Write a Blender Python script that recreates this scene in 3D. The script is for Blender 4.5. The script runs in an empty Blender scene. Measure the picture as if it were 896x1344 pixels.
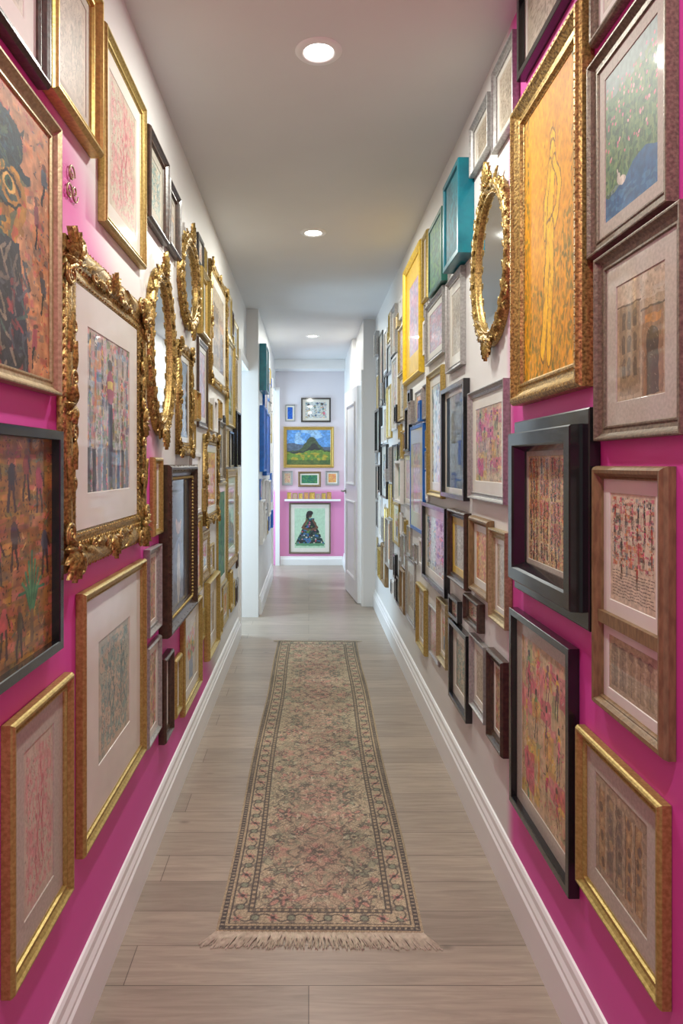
import bpy, bmesh, math, random
import numpy as np
from mathutils import Vector, Matrix

F=896.; VX=405.; VY=610.; CH=1.3
XL=-.53; XR=.61; CEIL=2.63; YE=8.85
XLF=-.43; XRF=.46
COL=bpy.context.scene.collection
rng=random.Random(41)

# ------------------------------------------------------------------ materials
def nt(name):
    m=bpy.data.materials.new(name); m.use_nodes=True
    t=m.node_tree; b=t.nodes['Principled BSDF']
    return m,t,b
def link(t,a,b): t.links.new(a,b)
def objcoord(t,scale=(1,1,1)):
    tc=t.nodes.new('ShaderNodeTexCoord'); mp=t.nodes.new('ShaderNodeMapping')
    mp.inputs['Scale'].default_value=scale
    link(t,tc.outputs['Object'],mp.inputs['Vector']); return mp.outputs['Vector']
def mat(name,c1,c2=None,scale=30,rough=.5,metal=0,bump=0.,coat=0,stretch=(1,1,1),spec=.5,lo=.35,hi=.65):
    m,t,b=nt(name)
    b.inputs['Roughness'].default_value=rough; b.inputs['Metallic'].default_value=metal
    b.inputs['Coat Weight'].default_value=coat; b.inputs['Coat Roughness'].default_value=.06
    b.inputs['Specular IOR Level'].default_value=spec
    if c2 is None: c2=tuple(x*.88 for x in c1)
    v=objcoord(t,stretch)
    n=t.nodes.new('ShaderNodeTexNoise'); n.inputs['Scale'].default_value=scale; n.inputs['Detail'].default_value=4
    link(t,v,n.inputs['Vector'])
    r=t.nodes.new('ShaderNodeValToRGB'); r.color_ramp.elements[0].position=lo; r.color_ramp.elements[1].position=hi
    r.color_ramp.elements[0].color=(*c2,1); r.color_ramp.elements[1].color=(*c1,1)
    link(t,n.outputs['Fac'],r.inputs['Fac']); link(t,r.outputs['Color'],b.inputs['Base Color'])
    if bump:
        bp=t.nodes.new('ShaderNodeBump'); bp.inputs['Strength'].default_value=bump; bp.inputs['Distance'].default_value=.003
        link(t,n.outputs['Fac'],bp.inputs['Height']); link(t,bp.outputs['Normal'],b.inputs['Normal'])
    return m
M={}
M['gold']=mat('gold_leaf',(.55,.41,.14),(.38,.27,.08),140,.36,.6,.08)
M['brightgold']=mat('bright_gold_leaf',(.64,.45,.13),(.46,.31,.09),120,.34,.62,.1)
M['carvedgold']=mat('carved_gold_leaf',(.64,.43,.14),(.20,.12,.04),150,.38,.66,.45)
M['palegold']=mat('pale_gold',(.52,.42,.24),(.36,.28,.15),140,.4,.5,.12)
M['yellowgold']=mat('yellow_paint',(.85,.58,.02),(.68,.44,.02),60,.4,.1,.1)
M['bronze']=mat('aged_bronze',(.25,.20,.135),(.13,.10,.07),160,.42,.25,.3)
M['black']=mat('black_lacquer',(.014,.013,.015),(.009,.009,.011),30,.22,0,.05,.4)
M['dwood']=mat('dark_walnut',(.075,.038,.022),(.035,.018,.01),40,.35,0,.2,.2,stretch=(2,2,2))
M['wood']=mat('brown_wood',(.29,.185,.085),(.18,.11,.05),30,.42,.1,.15,stretch=(4,1,4))
M['silver']=mat('silver_leaf',(.46,.45,.44),(.32,.31,.30),110,.38,.45,.15)
M['white']=mat('white_frame_paint',(.8,.79,.78),None,20,.4)
M['teal']=mat('teal_paint',(.0,.20,.26),(.0,.14,.20),20,.35,0,.1,.3)
M['greenpaint']=mat('green_paint',(.02,.16,.12),(.01,.10,.08),20,.35,0,.1,.3)
M['blue']=mat('blue_paint',(.01,.16,.58),(.01,.10,.40),20,.35)
M['trim']=mat('trim_paint',(.87,.87,.87),(.84,.84,.84),3,.32)
M['mat']=mat('mat_board',(.76,.73,.66),(.72,.69,.62),12,.6,coat=.7)
M['matgrey']=mat('linen_mat',(.52,.48,.40),(.42,.39,.32),140,.6,coat=.7)
M['matyellow']=mat('yellow_mat',(.74,.50,.08),(.62,.40,.06),12,.5,coat=.4)
M['fringe']=mat('cotton_fringe',(.82,.75,.63),(.64,.57,.46),80,.9)
M['chrome']=mat('satin_nickel',(.35,.34,.33),None,20,.25,1)
m,t,b=nt('mirror_glass'); b.inputs['Base Color'].default_value=(.82,.84,.85,1); b.inputs['Metallic'].default_value=1; b.inputs['Roughness'].default_value=.03; M['mirror']=m
m,t,b=nt('lamp_lens'); b.inputs['Base Color'].default_value=(1,1,1,1); b.inputs['Emission Color'].default_value=(1,.97,.92,1); b.inputs['Emission Strength'].default_value=14; M['lens']=m

def vcol_mat(name,rough,coat,nscale,namt,bump):
    m,t,b=nt(name); b.inputs['Roughness'].default_value=rough
    b.inputs['Coat Weight'].default_value=coat; b.inputs['Coat Roughness'].default_value=.03
    a=t.nodes.new('ShaderNodeVertexColor'); a.layer_name='Col'
    v=objcoord(t); n=t.nodes.new('ShaderNodeTexNoise'); n.inputs['Scale'].default_value=nscale; n.inputs['Detail'].default_value=3
    link(t,v,n.inputs['Vector'])
    mr=t.nodes.new('ShaderNodeMapRange'); mr.inputs['From Min'].default_value=.3; mr.inputs['From Max'].default_value=.7
    mr.inputs['To Min'].default_value=1-namt; mr.inputs['To Max'].default_value=1+namt
    link(t,n.outputs['Fac'],mr.inputs['Value'])
    mx=t.nodes.new('ShaderNodeVectorMath'); mx.operation='SCALE'
    link(t,a.outputs['Color'],mx.inputs[0]); link(t,mr.outputs['Result'],mx.inputs['Scale'])
    link(t,mx.outputs['Vector'],b.inputs['Base Color'])
    if bump:
        bp=t.nodes.new('ShaderNodeBump'); bp.inputs['Strength'].default_value=bump; bp.inputs['Distance'].default_value=.003
        link(t,n.outputs['Fac'],bp.inputs['Height']); link(t,bp.outputs['Normal'],b.inputs['Normal'])
    return m
M['art']=vcol_mat('painted_artwork',.5,.8,60,.1,.0)
M['canvas']=vcol_mat('painted_canvas',.6,.1,60,.1,.15)
M['rug']=vcol_mat('woven_rug',.95,0,260,.3,.8)

def wall_mat(name,left):
    m,t,b=nt(name); b.inputs['Roughness'].default_value=.5
    g=t.nodes.new('ShaderNodeNewGeometry'); s=t.nodes.new('ShaderNodeSeparateXYZ'); link(t,g.outputs['Position'],s.inputs[0])
    a=t.nodes.new('ShaderNodeMath'); a.operation='MULTIPLY'; a.inputs[1].default_value=1.2 if left else 0.0
    link(t,s.outputs['Z'],a.inputs[0])
    ad=t.nodes.new('ShaderNodeMath'); ad.operation='ADD'; link(t,s.outputs['Y'],ad.inputs[0]); link(t,a.outputs[0],ad.inputs[1])
    mr=t.nodes.new('ShaderNodeMapRange'); mr.interpolation_type='SMOOTHSTEP'
    lo,hi=(3.75,4.15) if left else (2.02,2.12)
    mr.inputs['From Min'].default_value=lo; mr.inputs['From Max'].default_value=hi
    link(t,ad.outputs[0],mr.inputs['Value'])
    mx=t.nodes.new('ShaderNodeMix'); mx.data_type='RGBA'
    mx.inputs['A'].default_value=(.72,.075,.41,1); mx.inputs['B'].default_value=(.74,.73,.72,1)
    link(t,mr.outputs['Result'],mx.inputs['Factor']); link(t,mx.outputs['Result'],b.inputs['Base Color'])
    n=t.nodes.new('ShaderNodeTexNoise'); n.inputs['Scale'].default_value=120; link(t,g.outputs['Position'],n.inputs['Vector'])
    bp=t.nodes.new('ShaderNodeBump'); bp.inputs['Strength'].default_value=.08; bp.inputs['Distance'].default_value=.002
    link(t,n.outputs['Fac'],bp.inputs['Height']); link(t,bp.outputs['Normal'],b.inputs['Normal'])
    return m
M['wl']=wall_mat('wall_paint_left',True); M['wr']=wall_mat('wall_paint_right',False)
def endwall_mat():
    m,t,b=nt('wall_paint_end'); b.inputs['Roughness'].default_value=.5
    g=t.nodes.new('ShaderNodeNewGeometry'); s=t.nodes.new('ShaderNodeSeparateXYZ'); link(t,g.outputs['Position'],s.inputs[0])
    r=t.nodes.new('ShaderNodeValToRGB'); r.color_ramp.interpolation='LINEAR'
    mr=t.nodes.new('ShaderNodeMapRange'); mr.inputs['From Max'].default_value=2.63; link(t,s.outputs['Z'],mr.inputs['Value'])
    e=r.color_ramp.elements; e[0].position=.36; e[0].color=(.74,.28,.52,1); e[1].position=.75; e[1].color=(.70,.67,.72,1)
    x=e.new(.375); x.color=(.76,.53,.65,1); x=e.new(.5); x.color=(.76,.61,.68,1)
    link(t,mr.outputs['Result'],r.inputs['Fac']); link(t,r.outputs['Color'],b.inputs['Base Color']); return m
M['we']=endwall_mat()
M['ceil']=mat('ceiling_paint',(.70,.70,.70),(.68,.68,.68),3,.6)
def floor_mat():
    m,t,b=nt('wood_plank_floor')
    v=objcoord(t)
    br=t.nodes.new('ShaderNodeTexBrick'); link(t,v,br.inputs['Vector'])
    br.inputs['Scale'].default_value=1; br.inputs['Brick Width'].default_value=1.25; br.inputs['Row Height'].default_value=.142
    br.inputs['Mortar Size'].default_value=.0012; br.inputs['Mortar Smooth'].default_value=.1; br.inputs['Bias'].default_value=0
    br.offset=.37; br.offset_frequency=3
    br.inputs['Color1'].default_value=(.40,.325,.26,1); br.inputs['Color2'].default_value=(.315,.255,.205,1); br.inputs['Mortar'].default_value=(.13,.10,.08,1)
    v2=objcoord(t,(1.0,13,1)); n=t.nodes.new('ShaderNodeTexNoise'); n.inputs['Scale'].default_value=4; n.inputs['Detail'].default_value=8; n.inputs['Roughness'].default_value=.62; n.inputs['Distortion'].default_value=1.0
    link(t,v2,n.inputs['Vector'])
    mr=t.nodes.new('ShaderNodeMapRange'); mr.inputs['From Min'].default_value=.32; mr.inputs['From Max'].default_value=.68; mr.inputs['To Min'].default_value=.8; mr.inputs['To Max'].default_value=1.15
    link(t,n.outputs['Fac'],mr.inputs['Value'])
    v3=objcoord(t,(1,2.0,1)); kn=t.nodes.new('ShaderNodeTexVoronoi'); kn.inputs['Scale'].default_value=3.0; link(t,v3,kn.inputs['Vector'])
    km=t.nodes.new('ShaderNodeMapRange'); km.inputs['From Min'].default_value=.02; km.inputs['From Max'].default_value=.08; km.inputs['To Min'].default_value=.62; km.inputs['To Max'].default_value=1; link(t,kn.outputs['Distance'],km.inputs['Value'])
    mu=t.nodes.new('ShaderNodeMath'); mu.operation='MULTIPLY'; link(t,mr.outputs['Result'],mu.inputs[0]); link(t,km.outputs['Result'],mu.inputs[1])
    sc=t.nodes.new('ShaderNodeVectorMath'); sc.operation='SCALE'; link(t,br.outputs['Color'],sc.inputs[0]); link(t,mu.outputs[0],sc.inputs['Scale'])
    link(t,sc.outputs['Vector'],b.inputs['Base Color'])
    b.inputs['Roughness'].default_value=.33
    bp=t.nodes.new('ShaderNodeBump'); bp.inputs['Strength'].default_value=.2; bp.inputs['Distance'].default_value=.002; bp.invert=True
    link(t,br.outputs['Fac'],bp.inputs['Height']); link(t,bp.outputs['Normal'],b.inputs['Normal'])
    return m
M['floor']=floor_mat()

# ------------------------------------------------------------------ mesh helpers
def mesh_obj(name,bm,mt,parent=None,smooth=False):
    bmesh.ops.recalc_face_normals(bm,faces=bm.faces)
    me=bpy.data.meshes.new(name); bm.to_mesh(me); bm.free()
    me.materials.append(mt)
    if smooth:
        for p in me.polygons: p.use_smooth=True
    o=bpy.data.objects.new(name,me); COL.objects.link(o)
    if parent: o.parent=parent
    return o
def box(bm,x0,x1,y0,y1,z0,z1):
    r=bmesh.ops.create_cube(bm,size=1)
    for v in r['verts']:
        v.co=Vector((x0+(v.co.x+.5)*(x1-x0),y0+(v.co.y+.5)*(y1-y0),z0+(v.co.z+.5)*(z1-z0)))
def struct(o,label=None,cat=None):
    o['kind']='structure'
    if label: o['label']=label; o['category']=cat
PROF={
 'classic':[(0,0),(0,.7),(.06,.85),(.16,1),(.28,1),(.38,.8),(.55,.55),(.74,.5),(.8,.62),(.88,.62),(.94,.42),(1,.35),(1,.05)],
 'flat':[(0,0),(0,.94),(.06,1),(.92,1),(1,.92),(1,.05)],
 'scoop':[(0,0),(0,.95),(.08,1),(.18,.98),(.3,.7),(.5,.45),(.75,.4),(.85,.5),(.95,.5),(1,.35),(1,.05)],
 'round':[(0,0),(0,.5),(.1,.8),(.3,1),(.55,.95),(.75,.7),(.85,.55),(.9,.62),(1,.5),(1,.05)],
 'boxed':[(0,0),(0,.42),(.04,.46),(.38,.46),(.4,.95),(.44,1),(.8,1),(.86,.9),(1,.4),(1,.05)],
}
def rect_frame(bm,w,h,mw,d,prof):
    loops=[]
    for u,v in PROF[prof]:
        x=w/2-u*mw; y=h/2-u*mw; z=v*d
        loops.append([bm.verts.new(p) for p in ((-x,-y,z),(x,-y,z),(x,y,z),(-x,y,z))])
    for a,b_ in zip(loops,loops[1:]):
        for i in range(4):
            j=(i+1)%4; bm.faces.new((a[i],a[j],b_[j],b_[i]))
def leaf(bm,MX,L,W,H,n=9,lobes=4):
    g=[]
    for i in range(n+1):
        t_=i/n; wd=W*(math.sin(math.pi*min(1,t_*.93+.07))**.7)*(1+.35*math.sin(t_*lobes*2*math.pi))
        row=[]
        for j in range(5):
            s=(j-2)/2
            z=H*(math.sin(math.pi*(t_*.8+.1)))*(1-.75*s*s)+H*.9*max(0,t_-.7)*2*(1-s*s)-(.3*H if j in(1,3) else 0)
            row.append(bm.verts.new(MX@Vector((t_*L,s*wd/2,z))))
        g.append(row)
    for i in range(n):
        for j in range(4): bm.faces.new((g[i][j],g[i+1][j],g[i+1][j+1],g[i][j+1]))
def scroll(bm,MX,R,r,turns=1.5,flip=1,n=22,k=6):
    prev=None
    for i in range(n+1):
        t_=i/n; a=t_*turns*2*math.pi; rad=R*(1-.82*t_); rr=r*(.55+.6*math.sin(math.pi*min(1,t_*1.0+.1)))
        c=Vector((math.cos(a)*rad,flip*math.sin(a)*rad,rr*.7)); 
        dr=Vector((math.cos(a),flip*math.sin(a),0)); up=Vector((0,0,1))
        ring=[bm.verts.new(MX@(c+dr*rr*math.cos(q*2*math.pi/k)+up*rr*math.sin(q*2*math.pi/k))) for q in range(k)]
        if prev:
            for q in range(k): bm.faces.new((prev[q],prev[(q+1)%k],ring[(q+1)%k],ring[q]))
        prev=ring
    bmesh.ops.create_icosphere(bm,subdivisions=1,radius=r*1.1,matrix=MX@Matrix.Translation((math.cos(a)*rad*.2,flip*math.sin(a)*rad*.2,r)))
def T(x,y,z,ang=0): return Matrix.Translation((x,y,z))@Matrix.Rotation(ang,4,'Z')
def side_list(w,h,mw):
    cw,chh=w/2-mw*.5,h/2-mw*.5
    return ((0,-chh,0,w-mw),(cw,0,math.pi/2,h-mw),(0,chh,math.pi,w-mw),(-cw,0,-math.pi/2,h-mw))
def ornate_rect(bm,w,h,mw,d,rg):
    pad=mw*.45; w-=pad; h-=pad
    rect_frame(bm,w,h,mw,d*.62,'classic')
    for (sx,sy,ang,ln) in side_list(w,h,mw):
        R_=Matrix.Rotation(ang,3,'Z')
        n=max(4,int(ln/2/(mw*.25)))
        for sgn in (1,-1):
            for i in range(n):
                s=(i+.5)/n*ln/2; bs=Vector((sx,sy,d*.42))
                c=bs+R_@Vector((sgn*s,-mw*.20,0)); sc=mw*(.28+rg.random()*.05)
                leaf(bm,T(c.x,c.y,c.z,ang+(0 if sgn>0 else math.pi)+.6*(-1)**i),sc*1.2,sc*.45,d*.13)
                oc=bs+R_@Vector((sgn*s,-mw*.44,-d*.08))
                leaf(bm,T(oc.x,oc.y,oc.z,ang-math.pi/2+sgn*.7),sc*.5,sc*.5,d*.12,5,2)
                ic=bs+R_@Vector((sgn*s,mw*.40,-d*.10))
                bmesh.ops.create_icosphere(bm,subdivisions=1,radius=mw*.042,matrix=T(ic.x,ic.y,ic.z))
                mc=bs+R_@Vector((sgn*(s+mw*.1),mw*.12,-d*.12)); scroll(bm,T(mc.x,mc.y,mc.z,ang),mw*.085,mw*.024,1.2,-sgn,9,4)
        if ln>.3:
            o=Vector((sx,sy,d*.5))+R_@Vector((0,mw*.05,0))
            for q in (-3,-2,-1,0,1,2,3): leaf(bm,T(o.x,o.y,o.z,ang-math.pi/2+q*.42),mw*(.74-.06*abs(q)),mw*.22,d*.35)
            for q in (-1,1):
                e=o+R_@Vector((q*mw*.7,-mw*.1,0)); scroll(bm,T(e.x,e.y,e.z,ang),mw*.25,mw*.055,1.7,q)
                e=o+R_@Vector((q*mw*.8,0,0)); leaf(bm,T(e.x,e.y,e.z,ang+(0 if q>0 else math.pi)),mw*.9,mw*.3,d*.25)
    for sx in (-1,1):
        for sy in (-1,1):
            a=math.atan2(sy,sx); cx,cy=sx*(w/2-mw*.6),sy*(h/2-mw*.6)
            for q in (-3,-2,-1,0,1,2,3): leaf(bm,T(cx,cy,d*.55,a+q*.42),mw*(1.04-.1*abs(q)),mw*.28,d*.38)
            for q in (-1,1):
                ex,ey=cx+math.cos(a+q*1.5)*mw*.62,cy+math.sin(a+q*1.5)*mw*.62
                scroll(bm,T(ex,ey,d*.55,a),mw*.30,mw*.062,1.9,q)
                ex,ey=cx+math.cos(a+q*2.2)*mw*1.0,cy+math.sin(a+q*2.2)*mw*1.0
                leaf(bm,T(ex,ey,d*.48,a+q*2.1),mw*1.5,mw*.4,d*.3,14,7)
                ex,ey=cx+math.cos(a+q*2.3)*mw*1.7,cy+math.sin(a+q*2.3)*mw*1.7
                scroll(bm,T(ex,ey,d*.45,a),mw*.2,mw*.05,1.5,-q)
            bmesh.ops.create_icosphere(bm,subdivisions=2,radius=mw*.11,matrix=T(cx,cy,d*.72))
def carved_rect(bm,w,h,mw,d,rg):
    rect_frame(bm,w,h,mw,d,'classic')
    for (sx,sy,ang,ln) in side_list(w,h,mw):
        R_=Matrix.Rotation(ang,3,'Z'); n=int(ln/(mw*.30))
        for i in range(n):
            s=(i+.5)/n*ln-ln/2
            c=Vector((sx,sy,d*.62))+R_@Vector((s,mw*.02,-d*.06)); leaf(bm,T(c.x,c.y,c.z,ang-math.pi/2+.5*(-1)**i),mw*.32,mw*.22,d*.12,5,2)
            c=Vector((sx,sy,d*.97))+R_@Vector((s,-mw*.28,0)); bmesh.ops.create_icosphere(bm,subdivisions=1,radius=mw*.05,matrix=T(c.x,c.y,c.z))
            c=Vector((sx,sy,d*.55))+R_@Vector((s,mw*.34,0)); bmesh.ops.create_icosphere(bm,subdivisions=1,radius=mw*.045,matrix=T(c.x,c.y,c.z))
def carved_dark(bm,w,h,mw,d,rg):
    carved_rect(bm,w,h,mw,d,rg)
    for (sx,sy,ang,ln) in side_list(w,h,mw):
        R_=Matrix.Rotation(ang,3,'Z'); n=int(ln/(mw*.5))
        for i in range(n):
            s=(i+.5)/n*ln-ln/2; c=Vector((sx,sy,d*.8))+R_@Vector((s,-mw*.3,0))
            scroll(bm,T(c.x,c.y,c.z,ang),mw*.17,mw*.05,1.4,(-1)**i,14,5)
def ornate_oval(bm,w,h,mw,d,rg):
    a,b_=w/2-mw*1.25,h/2-mw*1.75
    N=64; pr=[(0,.05),(0,.4),(.06,.5),(.14,.42),(.22,.42),(.34,.6),(.5,.66),(.66,.5),(.75,.25),(.78,0)]
    rings=[]
    for u,v in pr:
        rings.append([bm.verts.new(((a+u*mw)*math.cos(i*2*math.pi/N),(b_+u*mw)*math.sin(i*2*math.pi/N),v*d)) for i in range(N)])
    for r0,r1 in zip(rings,rings[1:]):
        for i in range(N): bm.faces.new((r0[i],r0[(i+1)%N],r1[(i+1)%N],r1[i]))
    K=52
    for i in range(K):
        th=(i+.5)*2*math.pi/K; x,y=(a+mw*.45)*math.cos(th),(b_+mw*.45)*math.sin(th)
        tn=math.atan2((b_)*math.cos(th),-(a)*math.sin(th)); up=1 if math.cos(th)>0 else -1
        nx=math.atan2(math.sin(th)/b_,math.cos(th)/a)
        leaf(bm,T(x,y,d*.55,tn+(0 if up>0 else math.pi)-.45*up*(-1)**i),mw*.5,mw*.2,d*.16)
        leaf(bm,T(x,y,d*.38,nx+(.8 if i%2 else -.6)),mw*(.62 if i%5 else .95),mw*.24,d*.18)
        if i%5==2: scroll(bm,T((a+mw*.8)*math.cos(th),(b_+mw*.8)*math.sin(th),d*.36,tn),mw*.22,mw*.05,1.7,up,18,5)
        bmesh.ops.create_icosphere(bm,subdivisions=1,radius=mw*.04,matrix=T((a+mw*.1)*math.cos(th),(b_+mw*.1)*math.sin(th),d*.5))
    for s,kk in ((1,1.0),(-1,.85)):
        for q in range(-4,5): leaf(bm,T(0,s*(b_+mw*.45),d*.5,s*math.pi/2+q*.34),mw*(1.3-.12*abs(q))*kk,mw*.32,d*.36)
        for q in (-1,1):
            scroll(bm,T(q*mw*.55,s*(b_+mw*.7),d*.55,0),mw*.3*kk,mw*.07,1.8,q*s)
            scroll(bm,T(q*mw*1.1,s*(b_+mw*.3),d*.45,0),mw*.24*kk,mw*.06,1.6,-q*s)
            leaf(bm,T(q*mw*.5,s*(b_+mw*.4),d*.45,(0 if q>0 else math.pi)-q*s*.3),mw*1.1*kk,mw*.34,d*.3)
        bmesh.ops.create_icosphere(bm,subdivisions=2,radius=mw*.14,matrix=T(0,s*(b_+mw*.5),d*.72))
    return a,b_

# ------------------------------------------------------------------ painter (vertex colours on a fine grid)
def vn(h,w,sy,sx,rs):
    g=rs.random((sy+2,sx+2)); yy=np.linspace(0,sy,h); xx=np.linspace(0,sx,w)
    y0=yy.astype(int); x0=xx.astype(int); fy=(yy-y0)[:,None]; fx=(xx-x0)[None,:]
    fy=fy*fy*(3-2*fy); fx=fx*fx*(3-2*fx)
    a=g[y0][:,x0]; b_=g[y0][:,x0+1]; c=g[y0+1][:,x0]; d=g[y0+1][:,x0+1]
    return (a*(1-fx)+b_*fx)*(1-fy)+(c*(1-fx)+d*fx)*fy
class Canvas:
    def __init__(s,h,w,col,seed=0):
        s.h,s.w=h,w; s.c=np.ones((h,w,3))*np.array(col); s.rs=np.random.RandomState(seed); s.r=random.Random(seed)
        s.Y,s.X=np.meshgrid(np.linspace(0,1,h),np.linspace(0,1,w),indexing='ij')
    def put(s,m,col,a=1): s.c[m]=s.c[m]*(1-a)+np.array(col)*a
    def rect(s,x0,y0,x1,y1,col,a=1):
        i0,i1=max(0,int(y0*s.h)),max(0,int(y1*s.h)+1); j0,j1=max(0,int(x0*s.w)),max(0,int(x1*s.w)+1)
        v=s.c[i0:i1,j0:j1]; v*=(1-a); v+=np.array(col)*a
    def loc(s,x0,y0,x1,y1):
        return slice(max(0,int(y0*s.h)-1),max(0,int(y1*s.h)+2)),slice(max(0,int(x0*s.w)-1),max(0,int(x1*s.w)+2))
    def sub(s,sl,m,col,a):
        v=s.c[sl]; v[m]=v[m]*(1-a)+np.array(col)*a
    def ell(s,cx,cy,rx,ry,col,a=1):
        sl=s.loc(cx-rx,cy-ry,cx+rx,cy+ry); s.sub(sl,((s.X[sl]-cx)/rx)**2+((s.Y[sl]-cy)/ry)**2<1,col,a)
    def line(s,x0,y0,x1,y1,wd,col,a=1):
        sl=s.loc(min(x0,x1)-wd,min(y0,y1)-wd,max(x0,x1)+wd,max(y0,y1)+wd); X,Y=s.X[sl],s.Y[sl]
        dx,dy=x1-x0,y1-y0; L=dx*dx+dy*dy+1e-9
        t_=np.clip(((X-x0)*dx+(Y-y0)*dy)/L,0,1)
        s.sub(sl,(X-x0-t_*dx)**2+(Y-y0-t_*dy)**2<wd*wd,col,a)
    def poly(s,pts,wd,col,a=1):
        for p,q in zip(pts,pts[1:]): s.line(*p,*q,wd,col,a)
    def noise(s,amt,sy=30,sx=30):
        n=vn(s.h,s.w,sy,sx,s.rs)-.5; s.c*=(1+amt*2*n)[:,:,None]
    def warp(s,amp,f=14):
        dx=(vn(s.h,s.w,f,f,s.rs)-.5)*2*amp*s.w; dy=(vn(s.h,s.w,f,f,s.rs)-.5)*2*amp*s.h
        I,J=np.meshgrid(np.arange(s.h),np.arange(s.w),indexing='ij')
        s.c=s.c[np.clip(I+dy,0,s.h-1).astype(int),np.clip(J+dx,0,s.w-1).astype(int)]
    def blotch(s,sy,sx,thr,col,a=.8,region=None):
        n=vn(s.h,s.w,sy,sx,s.rs)>thr
        if region is not None: n&=(s.X>=region[0])&(s.X<=region[2])&(s.Y>=region[1])&(s.Y<=region[3])
        s.put(n,col,a)
    def patches(s,n,pal,wr,hr,a=.7,reg=(0,0,1,1)):
        for i in range(n):
            x=s.r.uniform(reg[0]-.03,reg[2]); y=s.r.uniform(reg[1]-.03,reg[3]); s.rect(max(x,reg[0]),max(y,reg[1]),min(reg[2],x+s.r.uniform(*wr)),min(reg[3],y+s.r.uniform(*hr)),s.r.choice(pal),a)
    def ticks(s,n,col,L,wd,a=.8,reg=(0,0,1,1)):
        for i in range(n):
            x=s.r.uniform(reg[0],reg[2]); y=s.r.uniform(reg[1],reg[3]); s.line(x,y,x+s.r.uniform(-L,L),y+s.r.uniform(-L,L),wd,col if not isinstance(col,list) else s.r.choice(col),a)
PINK=(.84,.44,.52);HOT=(.80,.25,.41);YEL=(.84,.68,.26);BLU=(.25,.41,.6);TEA=(.2,.50,.52);GRN=(.36,.52,.28);DRK=(.13,.12,.15);ORG=(.82,.50,.26);BEI=(.80,.73,.60);RED=(.68,.22,.20);WHT=(.84,.82,.76);BRN=(.36,.26,.17)
def A_figures(c,pal,n=5,bg=True,reg=(0,0,1,1),fs=(.15,.34)):
    x0,y0,x1,y1=reg; W=x1-x0; H=y1-y0
    if bg: c.patches(n*40,pal,(.02*W,.10*W),(.012*H,.06*H),.5,reg)
    c.ticks(n*50,[DRK,BRN,WHT]+pal[:2],.028,.003,.6,reg)
    for i in range(n):
        y=y0+c.r.uniform(0,.1)*H
        while y<y1-.08*H:
            s=H*c.r.uniform(*fs); cx=x0+(i+.5)/n*W+c.r.uniform(-.2,.2)*W/n; col=c.r.choice(pal); col2=c.r.choice(pal); dk=c.r.choice((DRK,BRN,col)); k=c.r.uniform(.5,1.0)
            c.ell(cx,y+.07*s,.07*W/n+.006,.075*s,dk)
            c.ell(cx,y+s*.28,.2*W/n*k,s*.15,col); c.rect(cx-.12*W/n*k,y+s*.25,cx+.13*W/n*k,y+s*.6,col2); c.line(cx-.1*W/n,y+s*.35,cx+.12*W/n,y+s*.42,.004,dk)
            lx=c.r.uniform(-.1,.1)*W/n
            c.line(cx-.07*W/n,y+s*.5,cx-.1*W/n+lx,y+s*.92,.007,dk); c.line(cx+.07*W/n,y+s*.5,cx+.1*W/n+lx,y+s*.92,.007,dk)
            c.line(cx-.18*W/n,y+s*.2,cx-.3*W/n,y+s*c.r.uniform(.1,.5),.005,dk); y+=s*1.02
    c.ticks(n*30,[WHT,DRK]+pal,.02,.0025,.7,reg)
def art_collage(c):
    c.rect(0,0,1,1,(.55,.39,.17)); pal=[(.62,.44,.16),(.70,.5,.18),(.55,.32,.18),(.7,.38,.28),(.40,.40,.18),(.74,.58,.22),(.46,.34,.22),(.78,.42,.38)]
    c.patches(500,pal,(.02,.10),(.015,.05),.6)
    for r_ in range(34):
        for k in range(46):
            if c.r.random()<.5:
                x=(k+.2)/46; y=(r_+.3)/34; c.line(x,y,x+c.r.uniform(-.008,.012),y+c.r.uniform(-.01,.014),.0026,(.2,.12,.06),.85)
    c.ticks(160,[(.75,.3,.35),(.3,.4,.35),(.85,.7,.4)],.03,.004,.7)
    for fx,fy,col in ((.55,.08,(.35,.15,.15)),(.66,.1,DRK),(.77,.06,(.5,.2,.2)),(.88,.12,(.6,.25,.3)),(.56,.40,(.75,.38,.36)),(.68,.36,(.3,.2,.2)),(.93,.42,(.3,.3,.35)),(.6,.72,(.7,.3,.3)),(.72,.76,(.35,.3,.2))):
        c.ell(fx,fy,.018,.018,(.5,.32,.2)); c.ell(fx,fy+.06,.028,.05,col); c.rect(fx-.02,fy+.05,fx+.022,fy+.13,col); c.line(fx-.012,fy+.11,fx-.025,fy+.22,.008,(.25,.16,.12)); c.line(fx+.012,fy+.11,fx+.022,fy+.22,.008,(.25,.16,.12)); c.line(fx+.02,fy+.04,fx+.04,fy+.1,.005,(.25,.16,.12))
    c.warp(.008,16)
    for k,a in enumerate((-4,-3,-2,-1,0,1,2,3,4)): c.poly([(.82,.82),(.82+a*.012,.70),(.82+a*.026,.52+abs(a)*.045)],.0075,[(.20,.46,.32),(.30,.55,.36)][k%2])
    c.line(.82,.8,.82,.93,.014,(.45,.35,.2)); c.noise(.18)
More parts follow.
